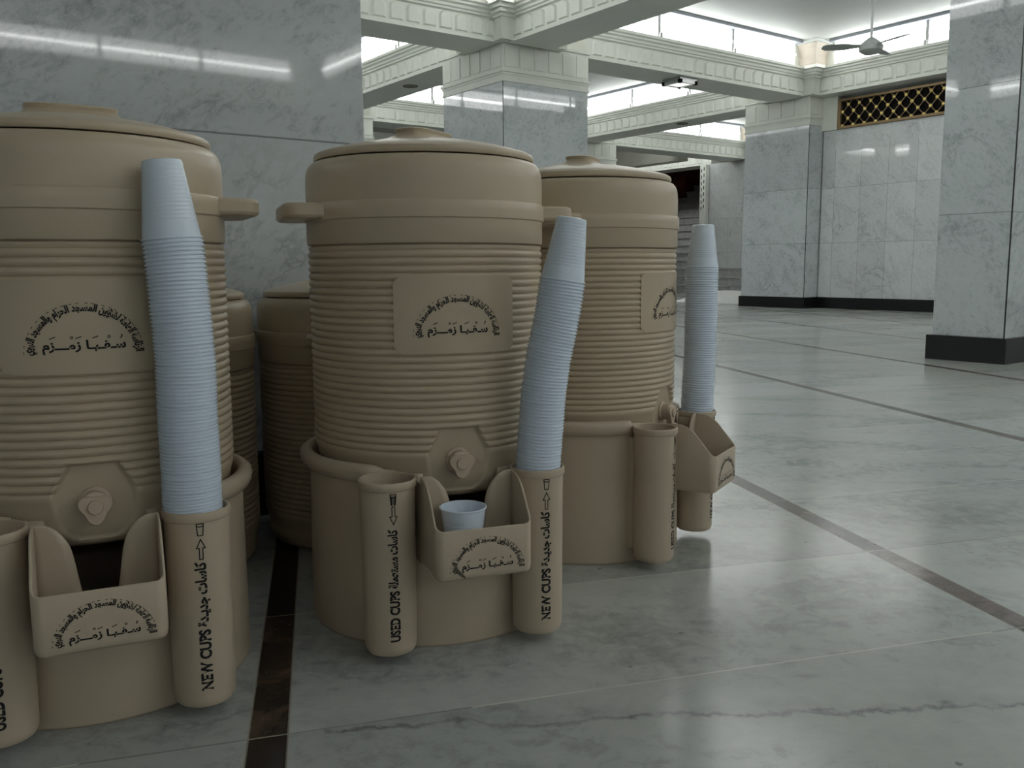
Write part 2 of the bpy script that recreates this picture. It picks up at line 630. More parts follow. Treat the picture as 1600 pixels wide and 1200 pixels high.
# cove lights ----------------------------------------------------------------------
def cove_light(L):
    e = empty('cove_light')
    MB().box(0, L, 0, .012, 0, .29).build('glow_backing', M_COVE, e, smooth=0)  # white backing made to glow in place of reflected tube light
    m = MB()
    kt = max(1, int(round(L / 1.2)))
    for q in range(kt):
        m.lathe([(.017, L * q / kt + .02), (.017, L * (q + 1) / kt - .02)], 10, mat=Matrix.Translation((0, -.022, .15)) @ Matrix.Rotation(PI / 2, 4, 'Y'))
    m.build('tube', M_TUBE, e)
    MB().box(0, L, -.13, .012, .29, .325).build('hood', M_TRIMD, e, smooth=0)
    k = max(2, int(round(L / 1.15)))
    for q in range(1, k):
        x = L * q / k
        m = MB().box(x - .02, x + .02, -.046, 0.0, 0, .29)
        m.box(x - .012, x + .012, -.075, -.046, .004, .03)
        m.box(x - .02, x + .02, -.085, -.07, .0, .055)
        m.build('bracket', M_METAL, e, smooth=0)
    return e


_cove = {}


def add_cove(a, b, rz, L, label, group):
    L = round(L, 2)
    if L not in _cove:
        _cove[L] = cove_light(L)
        e = _cove[L]
    else:
        e = copy_tree(_cove[L])
    e.location = W(a, b, CORN1 + .003)
    e.rotation_euler = (0, 0, ANG + rz)
    tag(e, label, 'light', group)


def corner(a, b, sa, sb):
    """bracket and tan cover in the corner of a ceiling bay"""
    q = .27
    e = .05
    def P(x, y):
        return (sa * x, sb * y)
    for z0, z1, d, mt in ((2.915, 3.15, 0, M_PLASTER), (3.15, 3.19, .03, M_PLASTER), (3.19, 3.23, .06, M_PLASTER), (3.23, 3.272, .09, M_PLASTER)):
        pass
    m = MB()
    def sq(r):
        p_ = [P(-e, -e), P(r, -e), P(r, r), P(-e, r)]
        if sa * sb < 0:
            p_.reverse()
        return p_
    for z0, z1, r in ((2.915, 3.13, .15), (3.13, 3.165, .175), (3.165, 3.20, .205), (3.20, 3.235, .24), (3.235, 3.274, .285)):
        m.prism(sq(r), z0, z1)
    o = trim(m, M_PLASTER)
    put(o, a, b)
    rings = []
    for z, r in ((3.275, .255), (3.30, .235), (3.40, .225), (3.50, .25), (3.56, .28)):
        rings.append([(x, y, z) for x, y in sq(r)])
    o = trim(MB().loft(rings), M_TAN)
    put(o, a, b)
    o = trim(MB().prism(sq(.31), 3.561, 3.598), M_CEIL)
    put(o, a, b)


BAYS = {(2, 2): 'of the bay with the ceiling fan', (2, 3): 'of the bay behind the fan bay', (3, 3): 'of the farthest lit bay right of centre',
        (1, 3): 'of the bay seen left of the central pillar', (1, 2): 'of the bay in front of the central pillar'}
SIDES = ('near side', 'far side', 'left side', 'right side')
for i in range(len(COLS) - 1):
    for j in range(len(ROWS) - 1):
        if i == 3 and j < 3:
            continue
        a0, a1 = COLS[i] + BW, COLS[i + 1]
        b0, b1 = ROWS[j] + BW, ROWS[j + 1]
        if (j == 4 and i < 2) or (i, j) == (0, 1):
            continue
        La, Lb = a1 - a0 - .7, b1 - b0 - .7
        vis = (i, j) in BAYS
        def lab(s):
            return ('glowing cove light on the %s %s' % (SIDES[s], BAYS[(i, j)])) if vis else 'unseen fluorescent cove light of a ceiling bay'
        g = None if vis else 'cove lights outside the picture'
        add_cove(a0 + .35 + La, b0 - .02, PI, La, lab(0), g)           # near side, faces +b
        if j == 4:  # last row keeps only the near cove, added unseen to light the stairs
            continue
        add_cove(a0 + .35, b1 + .02, 0, La, lab(1), g)                 # far side, faces -b
        add_cove(a1 + .02, b0 + .35 + Lb, -PI / 2, Lb, lab(3), g)      # right side, faces -a
        add_cove(a0 - .02, b0 + .35, PI / 2, Lb, lab(2), g)            # left side, faces +a
        if vis:
            corner(a0, b0, 1, 1)
            corner(a1, b0, -1, 1)
            corner(a0, b1, 1, -1)
            corner(a1, b1, -1, -1)

add_cove(14.77, 13.9, PI / 2, 3.4, 'unseen fluorescent cove light of a ceiling bay', 'cove lights outside the picture')  # hidden lamp added behind the header to brighten the staircase

# gilded grille ----------------------------------------------------------------------
GB0 = 5.05
gr = tag(put(empty('lattice_grille'), 11.05, GB0, 2.455), 'gilded diamond lattice grille in a bronze frame high on the right wall', 'grille')
GL, GH = 7.50 - GB0, .40
m = MB().box(0, .05, 0, GL, 0, .035).box(0, .05, 0, GL, GH - .035, GH).box(0, .05, 0, .05, .035, GH - .035).box(0, .05, GL - .05, GL, .035, GH - .035)
m.build('frame', M_BROWN, gr, smooth=0, bevel=.004)
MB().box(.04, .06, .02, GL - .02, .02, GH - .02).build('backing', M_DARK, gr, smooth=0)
DX, DZ, z0 = .166, .185, .035
span = GH - .07


def bar(m, y0, za, y1, zb, wv, x0, x1):
    dy, dz = y1 - y0, zb - za
    l = math.hypot(dy, dz)
    ny, nz = -dz / l * wv, dy / l * wv
    pts = [(y0 + ny, za + nz), (y0 - ny, za - nz), (y1 - ny, zb - nz), (y1 + ny, zb + nz)]
    vs = [(x0, y, z) for y, z in pts] + [(x1, y, z) for y, z in pts]
    m.add(vs, [(0, 1, 2, 3), (7, 6, 5, 4), (0, 4, 5, 1), (1, 5, 6, 2), (2, 6, 7, 3), (3, 7, 4, 0)])


def clip(ya, za, yb, zb):
    for lim, sg in ((.05, 1), (GL - .05, -1)):
        if (ya - lim) * sg < 0 and (yb - lim) * sg < 0:
            return None
        if (ya - lim) * sg < 0:
            t = (lim - ya) / (yb - ya)
            ya, za = lim, za + t * (zb - za)
        if (yb - lim) * sg < 0:
            t = (lim - ya) / (yb - ya)
            yb, zb = lim, za + t * (zb - za)
    return ya, za, yb, zb


m = MB()
for k in range(-4, 20):
    for sgn in (1, -1):
        y0 = .05 + k * DX
        c = clip(y0, z0, y0 + sgn * span * DX / DZ, z0 + span)
        if c and abs(c[0] - c[2]) > .01:
            bar(m, *c, .0045, .014, .03)
m.build('lattice', M_BROWN, gr, smooth=0)
ros = None
for r in range(4):
    for k in range(0, 34):
        y = .05 + k * DX / 2
        if (k + r) % 2 or not .06 < y < GL - .06:
            continue
        if ros is None:
            ros = MB().lathe([(.023, 0), (.023, .006), (.014, .012), (.012, .009), (.004, .012)], 14, mat=Matrix.Rotation(-PI / 2, 4, 'Y')).build('rosette', M_GOLDB, gr)
            o = ros
        else:
            o = ros.copy()
            col.objects.link(o)
        o.location = (.013, y, z0 + r * DZ / 2 + .004)
# beam/lintel space above the grille is the beam itself; wall piece near the pillar
wall('wall_lintel', 11.08, 11.38, -9.4, GB0, 2.455, BEAM0, M_PLASTER)
wall('wall_pier', 11.05, 11.38, 7.50, 7.74, 2.455, BEAM0, M_PLASTER)

# ceiling fan ------------------------------------------------------------------------
fan = tag(put(empty('ceiling_fan'), 8.50, 5.41, 2.80), 'grey ceiling fan hanging from a thin rod in the right-hand bay', 'fan')
m = MB().lathe([(.012, .05), (.012, .80)], 12)
m.build('rod', M_FAN, fan)
MB().lathe([(.014, .42), (.05, .50), (.055, .80)], 20).build('canopy', M_FAN, fan)
MB().lathe([(.02, .09), (.05, .07), (.10, .03), (.12, 0), (.115, -.04), (.07, -.07), (.02, -.08)], 28).build('motor', M_FAN, fan)
for k in range(3):
    an = math.radians(172 + 120 * k) - ANG
    pts = [(.10, -.03), (.18, -.05), (.26, -.075), (.44, -.068), (.48, -.03), (.48, .03), (.44, .06), (.26, .065), (.18, .04), (.10, .03)]
    mt = Matrix.Rotation(an, 4, 'Z') @ Matrix.Rotation(math.radians(12), 4, 'X')
    MB().prism(pts, .005, .012, mt).build('blade', M_FAN, fan, smooth=0)

# square lamp and round loudspeakers under the beams -----------------------------------
lp = tag(put(empty('square_lamp'), 8.33, 7.86, BEAM0 - .07), 'small square lamp with dark corners under the beam beside the fan bay', 'lamp')
m = MB()
for x0, x1, y0, y1 in ((0, .30, 0, .025), (0, .30, .275, .30), (0, .025, .025, .275), (.275, .30, .025, .275)):
    m.box(x0, x1, y0, y1, 0, .068)
m.build('frame', M_METAL, lp, smooth=0)
for x in (0, .27):
    for y in (0, .27):
        MB().box(x - .006, x + .036, y - .006, y + .036, -.006, .04).build('corner_clip', M_DARK, lp, smooth=0)
MB().box(.027, .273, .027, .273, .012, .03).build('glass', M_LAMP, lp, smooth=0)
for a, b, lb in ((5.92, 10.25, 'round brown ceiling loudspeaker under the beam left of the central pillar'),
                 (11.06, 10.37, 'round dark ceiling loudspeaker under the far beam between the two marble pillars')):
    o = MB().lathe([(.02, -.014), (.09, -.012), (.10, 0)], 32).build('ceiling_loudspeaker', M_SPEAKER)
    put(o, a, b, BEAM0)
    tag(o, lb, 'loudspeaker')

# staircase, stair wall, post ----------------------------------------------------------
st = tag(put(empty('staircase'), 15.0, 12.6, 0), 'grey stone staircase climbing away in the far background behind the right cooler', 'stairs')
for k in range(15):
    b0 = 0 if k < 3 else 1.72
    x1 = .92 if k < 3 else 4.6
    o = MB()
    if k < 3:
        o.box(.30 * k, .93, 0, 1.72, .19 * k, .19 * (k + 1) - .02)
        o.box(.30 * k - .045, .93, 0, 1.72, .19 * (k + 1) - .035, .19 * (k + 1))
    o.box(.30 * k, 4.6, 1.72, 4.9, .19 * k, .19 * (k + 1) - .02)
    o.box(.30 * k - .045, 4.6, 1.72, 4.9, .19 * (k + 1) - .035, .19 * (k + 1))
    o.build('step', M_STEP, st, smooth=0)
wall('wall_stair', 15.94, 16.2, 9.0, 14.25, .0, BEAM0)
wall('wall_header', 14.45, 14.75, 13.65, 17.5, 2.86, CEILZ, M_SOFFIT)
wall('wall_rear', 19.7, 19.95, 8.0, 22.4, 0, CEILZ, M_REDSTONE)
wall('wall_stair_end', 11.9, 19.7, 17.6, 17.9, 0, CEILZ, M_REDSTONE)
po = tag(put(empty('metal_post'), 15.80, 14.07, .57), 'white slotted metal post standing at the end of the stair wall', 'post')
MB().box(0, .12, 0, .17, 0, 2.33).build('upright', M_PLASTER, po, smooth=0, bevel=.006)
m = MB()
for k in range(7):
    m.box(-.004, .0, .04, .06, 1.35 + .14 * k, 1.43 + .14 * k)
    m.box(-.004, .0, .11, .13, 1.31 + .14 * k, 1.39 + .14 * k)
m.build('slots', M_DARK, po, smooth=0)
# white plastic sheet heaped on the floor behind the pale pillar
m = MB()
N = 28
for iy in range(N + 1):
    for ix in range(N + 1):
        x, y = ix / N, iy / N
        h = .20 * max(0, math.sin(PI * min(1, x * 1.02)) ** .8) * (math.sin(PI * y) ** .7 if 0 < y < 1 else 0)
        h *= 1 + .12 * math.sin(9 * x + 4 * y) * math.sin(7 * y)
        m.v.append((x * 1.2, y * 1.7, max(0.004, h)))
for iy in range(N):
    for ix in range(N):
        a = iy * (N + 1) + ix
        m.f.append((a, a + 1, a + N + 2, a + N + 1))
sh = m.build('white_sheet', M_SHEET, smooth=60, solid=.004)
put(sh, 11.1, 9.0, 0)
tag(sh, 'white sheet heaped on the floor beside the foot of the pale pillar', 'sheet')


# ------------------------------------------------------------------ lettering
AR = {'ا': (0xFE8D, 0xFE8E), 'أ': (0xFE83, 0xFE84), 'ب': (0xFE8F,), 'ة': (0xFE93, 0xFE94), 'ت': (0xFE95,), 'ج': (0xFE9D,), 'ح': (0xFEA1,),
      'د': (0xFEA9, 0xFEAA), 'ر': (0xFEAD, 0xFEAE), 'ز': (0xFEAF, 0xFEB0), 'س': (0xFEB1,), 'ش': (0xFEB5,), 'ع': (0xFEC9,), 'ق': (0xFED5,),
      'ك': (0xFED9,), 'ل': (0xFEDD,), 'م': (0xFEE1,), 'ن': (0xFEE5,), 'و': (0xFEED, 0xFEEE), 'ي': (0xFEF1,), 'ئ': (0xFE89,), 'ؤ': (0xFE85, 0xFE86)}


def shape(s):
    out = []
    for wd in s.split(' '):
        g = []
        for i, ch in enumerate(wd):
            if ch == 'ـ':
                g.append(ch)
                continue
            t = AR[ch]
            prev = i > 0 and (wd[i - 1] == 'ـ' or len(AR[wd[i - 1]]) == 1)
            nxt = i < len(wd) - 1 and len(t) == 1
            if len(t) == 2:
                g.append(chr(t[1] if prev else t[0]))
            else:
                g.append(chr(t[0] + (3 if prev and nxt else 2 if nxt else 1 if prev else 0)))
        out.append(''.join(reversed(g)))
    return ' '.join(reversed(out))


def text2d(body, offset=0.0, sub=0):
    """outline of a line of text as a flat mesh, scaled so that its bounds are 0..w, ymin..ymax"""
    c = bpy.data.curves.new('t', 'FONT')
    c.body = body
    c.size = 1
    c.offset = offset
    c.resolution_u = 3
    c.fill_mode = 'FRONT'
    o = bpy.data.objects.new('t', c)
    col.objects.link(o)
    dg = bpy.context.evaluated_depsgraph_get()
    dg.update()
    me = bpy.data.meshes.new_from_object(o.evaluated_get(dg))
    vs = [(v.co.x, v.co.y) for v in me.vertices]
    fs = [tuple(p.vertices) for p in me.polygons]
    bpy.data.objects.remove(o)
    bpy.data.meshes.remove(me)
    x0 = min(v[0] for v in vs)
    return [(x - x0, y) for x, y in vs], fs


def fit(t, wd, x0=0, base=0, hscale=None):
    vs, fs = t
    W_ = max(v[0] for v in vs)
    s = wd / W_
    hs = hscale if hscale else s
    return [(x0 + x * s, base + y * hs) for x, y in vs], fs


def strokes(lines, wd):
    vs, fs = [], []
    for ln in lines:
        for (x0, y0), (x1, y1) in zip(ln[:-1], ln[1:]):
            l = math.hypot(x1 - x0, y1 - y0) or 1
            dx, dy = (x1 - x0) / l * wd / 2, (y1 - y0) / l * wd / 2
            n = len(vs)
            vs += [(x0 - dx - dy, y0 - dy + dx), (x0 - dx + dy, y0 - dy - dx), (x1 + dx + dy, y1 + dy - dx), (x1 + dx - dy, y1 + dy + dx)]
            fs.append((n, n + 1, n + 2, n + 3))
    return vs, fs


def join(parts):
    vs, fs = [], []
    for v, f in parts:
        n = len(vs)
        vs += v
        fs += [tuple(i + n for i in q) for q in f]
    return vs, fs


T_ZAM = text2d(shape('سـقـيـا زمـــزم'), .036)
T_ARC = text2d(shape('الرئاسة العامة لشؤون المسجد الحرام والمسجد النبوي'), .045)
T_NEWA = text2d(shape('كاسات جديـدة'), .048)
T_USEA = text2d(shape('كاسات مستعملة'), .048)
T_NEW = text2d('NEW CUPS', .045)
T_USE = text2d('USED CUPS', .045)


def emblem(s=1.0):
    """half-round emblem: arched line over one word; about .14 wide"""
    vs, fs = fit(T_ZAM, .098, -.049, .008, .098 / max(v[0] for v in T_ZAM[0]) * .88)
    parts = [(vs, fs)]
    for fx, k in ((.134, 0), (.434, 0), (.63, 0), (.356, 1), (.79, 1), (.94, 2)):
        x, y = -.05 + fx * .1, .0228
        if k == 0:
            parts.append(strokes([[(x - .003, y - .0012), (x + .003, y + .001)]], .0012))
        elif k == 1:
            parts.append(strokes([[(x + .0015 * math.cos(t), y + .0015 * math.sin(t)) for t in [2 * PI * q / 8 for q in range(9)]]], .0009))
        else:
            parts.append(strokes([[(x - .001, y - .002), (x + .001, y), (x, y + .002)]], .0013))
    V, Fc = T_ARC
    wt = max(v[0] for v in V)
    R0 = .0585
    arc = PI * R0 * .985
    sc_ = arc / wt
    out = []
    for x, y in V:
        t = PI * .9925 - (x * sc_) / R0
        r = R0 + y * sc_ * 1.5
        out.append((r * math.cos(t) * 1.05, r * math.sin(t) * .97))
    parts.append((out, Fc))
    # vowel marks over the arch
    rnd = random.Random(3)
    for q in range(24):
        t = PI * (q + .5) / 24 + rnd.uniform(-.03, .03)
        r = .0680
        x, y = r * math.cos(t) * 1.05, r * math.sin(t) * .97
        tx, ty = -math.sin(t) * .0016, math.cos(t) * .0016
        parts.append(strokes([[(x - tx, y - ty), (x + tx + .0004, y + ty + .0004)]], .0008))
    v, f = join(parts)
    return [(x * s, y * s) for x, y in v], f


def flat_mesh(name, v3, fs):
    me = bpy.data.meshes.new(name)
    me.from_pydata(v3, [], fs)
    me.materials.append(M_INK)
    return me


def tube_text(kind):
    parts = []
    if kind == 'new':
        parts.append(fit(T_NEW, .085, .042, -.0065, .0200))
        parts.append(fit(T_NEWA, .089, .131, -.0045, .0185))
        cup, arrow = .2555, +1
    else:
        parts.append(fit(T_USE, .080, .041, -.0065, .0200))
        parts.append(fit(T_USEA, .091, .125, -.0045, .0185))
        cup, arrow = .2535, -1
    # pictures are drawn upright: here u runs up the tube and v to the viewer's left
    up = []
    c0, c1 = cup, cup + .0155
    up += [[(-.0045, c1), (.0045, c1), (.0032, c0), (-.0032, c0), (-.0045, c1)], [(-.0042, c1 - .003), (.0, c1 - .0038), (.0042, c1 - .003)]]
    if kind == 'used':
        for q in range(4):
            z = c0 + .002 + q * .0026
            up.append([(-.0028, z), (.0, z + .0012), (.0028, z)])
        up.append([(-.002, c0), (-.003, c1 - .003)])
        up.append([(.002, c0), (.003, c1 - .003)])
    a0, a1 = .2235, .2505
    tip, tail = (a1, a0) if arrow > 0 else (a0, a1)
    hd = tip - arrow * .012
    up.append([(0, tip), (.0055, hd), (.0022, hd), (.0022, tail), (-.0022, tail), (-.0022, hd), (-.0055, hd), (0, tip)])
    icons = strokes(up, .0014)
    t = join(parts)
    flat = [(-y, x) for x, y in t[0]]            # (to the right, up)
    return join([(flat, t[1]), icons])


# ------------------------------------------------------------------ the water cooler
RS = .2005
ZB = .235          # height of the cooler's bottom when it sits in its stand
Z_SEAM = .635 - ZB


def sd_poly(px, py, poly):
    d = 1e9
    ins = False
    n = len(poly)
    for i in range(n):
        ax, ay = poly[i]
        bx, by = poly[(i + 1) % n]
        ex, ey = bx - ax, by - ay
        wx, wy = px - ax, py - ay
        t = max(0, min(1, (wx * ex + wy * ey) / (ex * ex + ey * ey)))
        d = min(d, (wx - ex * t) ** 2 + (wy - ey * t) ** 2)
        if ((ay > py) != (by > py)) and (px < ex * (py - ay) / ey + ax):
            ins = not ins
    d = math.sqrt(d)
    return -d if ins else d


RECESS = [(-.030, .350 - ZB), (.030, .350 - ZB), (.050, .312 - ZB), (.050, .278 - ZB), (.038, .256 - ZB), (.022, .248 - ZB), (-.022, .248 - ZB), (-.038, .256 - ZB), (-.050, .278 - ZB), (-.050, .312 - ZB)]


def body_mesh():
    NR = 27
    rb0, rb1 = .313 - ZB, .628 - ZB
    zs = [(0.0, .165), (.002, .176), (.006, .183), (.012, .188), (.025, .1925), (.045, .1925), (.060, .1955), (.070, .1985), (rb0 - .003, .1985)]
    K = 8
    pitch = (rb1 - rb0) / NR
    for k in range(NR * K + 1):
        t = k / K
        z = rb0 + t * pitch
        s = abs(math.sin(PI * t)) ** .75
        zs.append((z, RS - .0043 + .0040 * s + .0009 * (z - rb0) / .3))
    zs += [(rb1 + .003, .1995), (Z_SEAM, .1995), (Z_SEAM + .002, .195), (Z_SEAM + .05, .190)]
    # extra rows through the smooth foot of the body so that the tap recess is well shaped
    full = []
    for (z0, r0), (z1, r1) in zip(zs[:-1], zs[1:]):
        k = max(1, int((z1 - z0) / .0025)) if z1 < rb0 + .001 else 1
        for q in range(k):
            full.append((z0 + (z1 - z0) * q / k, r0 + (r1 - r0) * q / k))
    full.append(zs[-1])
    th = []
    k = 90
    lim = math.radians(20)
    th += [-lim + 2 * lim * i / 70 for i in range(70)]
    th += [lim + (2 * PI - 2 * lim) * i / 130 for i in range(130)]
    n = len(th)
    m = MB()
    for z, r in full:
        for t in th:
            rr = r
            tt = t if t < PI else t - 2 * PI
            if abs(tt) < lim and z < .13:
                x = RS * math.sin(tt)
                d = sd_poly(x, z, RECESS)
                f = max(0.0, min(1.0, (.5 - d / .0055)))
                f = f * f * (3 - 2 * f)
                if f > 0:
                    flat = .1862 / math.cos(tt)
                    low = max(0, (.030 - z) / .030)
                    flat -= .010 * low * low
                    rr = r * (1 - f) + flat * f
            m.v.append((rr * math.sin(t), -rr * math.cos(t), z))
    for i in range(len(full) - 1):
        for k in range(n):
            a, b = i * n + k, i * n + (k + 1) % n
            m.f.append((a, b, b + n, a + n))
    m.f.append(tuple(reversed(range(n))))
    m.f.append(tuple((len(full) - 1) * n + k for k in range(n)))
    return m.mesh('body', M_BEIGE, smooth=50)


def arc_pts(cx, cy, r, a0, a1, n=6):
    return [(cx + r * math.cos(a0 + (a1 - a0) * k / n), cy + r * math.sin(a0 + (a1 - a0) * k / n)) for k in range(n + 1)]


def make_cooler():
    e = empty('water_cooler')
    link('body', body_mesh(), e)
    z = lambda w_: w_ - ZB
    m = MB().lathe([(.190, z(.639)), (.2005, z(.6385)), (.2020, z(.641)), (.2020, z(.674)), (.2022, z(.676)), (.2050, z(.6775)), (.2052, z(.690)), (.2048, z(.7015)),
                    (.2035, z(.7035)), (.2015, z(.7045)), (.2015, z(.740)), (.2010, z(.750)), (.1995, z(.759)), (.1965, z(.766)), (.192, z(.7715)), (.188, z(.7735)), (.182, z(.774)), (.176, z(.770)), (.176, z(.70))], 120, cap0=False, cap1=False)
    m.build('collar', M_BEIGE, e, smooth=32)
    for s in (-1, 1):
        poly = [(.18, -.088), (.214, -.088)] + arc_pts(.2175, -.058, .0295, -PI / 2 + .1, 0, 6) + arc_pts(.2175, .058, .0295, 0, PI / 2 - .1, 6) + [(.214, .088), (.18, .088)]
        poly = [(s * x, y) for x, y in poly]
        if s < 0:
            poly.reverse()
        MB().prism(poly, z(.6785), z(.7035)).build('handle', M_BEIGE, e, smooth=40, bevel=.006)
    m = MB().lathe([(.170, z(.776)), (.1855, z(.7762)), (.1872, z(.779)), (.1872, z(.783)), (.1855, z(.7868)), (.181, z(.7893)), (.165, z(.7940)), (.145, z(.7992)), (.120, z(.8045)), (.095, z(.8090)), (.070, z(.8125)), (.04, z(.814))], 120)
    lid = m.build('lid', M_BEIGE, e, smooth=32)
    rings = []
    for zz, a, b in ((.8025, .106, .084), (.8110, .087, .060), (.8145, .074, .044), (.8190, .0645, .034), (.8235, .0600, .0295), (.8262, .0605, .030), (.8288, .0620, .0315), (.8302, .0615, .031), (.8310, .0590, .0285)):
        ring = []
        for k in range(56):
            t = 2 * PI * k / 56
            c, s_ = math.cos(t), math.sin(t)
            ex = .62
            ring.append((a * math.copysign(abs(c) ** ex, c), b * math.copysign(abs(s_) ** ex, s_), z(zz)))
        rings.append(ring)
    MB().loft(rings, cap0=False).build('knob', M_BEIGE, lid, smooth=50)
    # flat label panel let into the ribs
    hw, z0, z1, cr = math.radians(28.7), z(.4685), z(.588), .013
    m = MB()
    nx, nz = 48, 20
    rp = RS + .0012
    for layer, rr in ((0, rp - .004), (1, rp)):
        for iz in range(nz + 1):
            zz = z0 + (z1 - z0) * iz / nz
            dz = min(zz - z0, z1 - zz)
            ins = cr - math.sqrt(max(0, cr * cr - (cr - dz) ** 2)) if dz < cr else 0
            half = hw - ins / rp
            for ix in range(nx + 1):
                t = -half + 2 * half * ix / nx
                m.v.append((rr * math.sin(t), -rr * math.cos(t), zz))
    st_ = (nx + 1) * (nz + 1)
    for iz in range(nz):
        for ix in range(nx):
            a = st_ + iz * (nx + 1) + ix
            m.f.append((a, a + 1, a + nx + 2, a + nx + 1))
    edge = [ix for ix in range(nx + 1)] + [iz * (nx + 1) + nx for iz in range(1, nz + 1)] + [nz * (nx + 1) + ix for ix in range(nx - 1, -1, -1)] + [iz * (nx + 1) for iz in range(nz - 1, 0, -1)]
    for k in range(len(edge)):
        a, b = edge[k], edge[(k + 1) % len(edge)]
        m.f.append((a, b, b + st_, a + st_))
    pan = m.build('label_panel', M_BEIGE, e, smooth=40)
    v, f = emblem(1.0)
    rt = rp + .0005
    link('lettering', flat_mesh('lettering', [(rt * math.sin((x + .0) / rt), -rt * math.cos(x / rt), z(.4925) + y) for x, y in v], f), pan)
    # tap
    tz = .297 - ZB
    tap = MB().lathe([(.0205, 0), (.0205, .004), (.017, .006), (.0165, .013), (.0175, .014), (.0175, .022), (.013, .024)], 36,
                     mat=Matrix.Translation((0, -.1855, tz)) @ Matrix.Rotation(PI / 2, 4, 'X')).build('tap', M_TAP, e, smooth=35)
    # rounded three-cornered lever
    rings = []
    for d, sc_ in ((.018, .80), (.0205, .98), (.026, 1.0), (.0275, .96)):
        ring = []
        for k in range(48):
            t = 2 * PI * k / 48
            r = .0190 * (1 + .19 * math.cos(3 * (t - PI / 6))) * sc_
            ring.append((r * math.cos(t), -.1855 - d, tz - .003 + r * math.sin(t)))
        rings.append(ring)
    MB().loft(rings).build('lever', M_TAP, tap, smooth=35)
    MB().lathe([(.0095, .026), (.0095, .0295), (.0088, .0305)], 28, mat=Matrix.Translation((0, -.1855, tz - .001)) @ Matrix.Rotation(PI / 2, 4, 'X')).build('button', M_TAP, tap)
    MB().lathe([(.0055, -.026), (.0055, -.008)], 16, mat=Matrix.Translation((0, -.204, tz))).build('spout', M_TAP, tap)
    return e


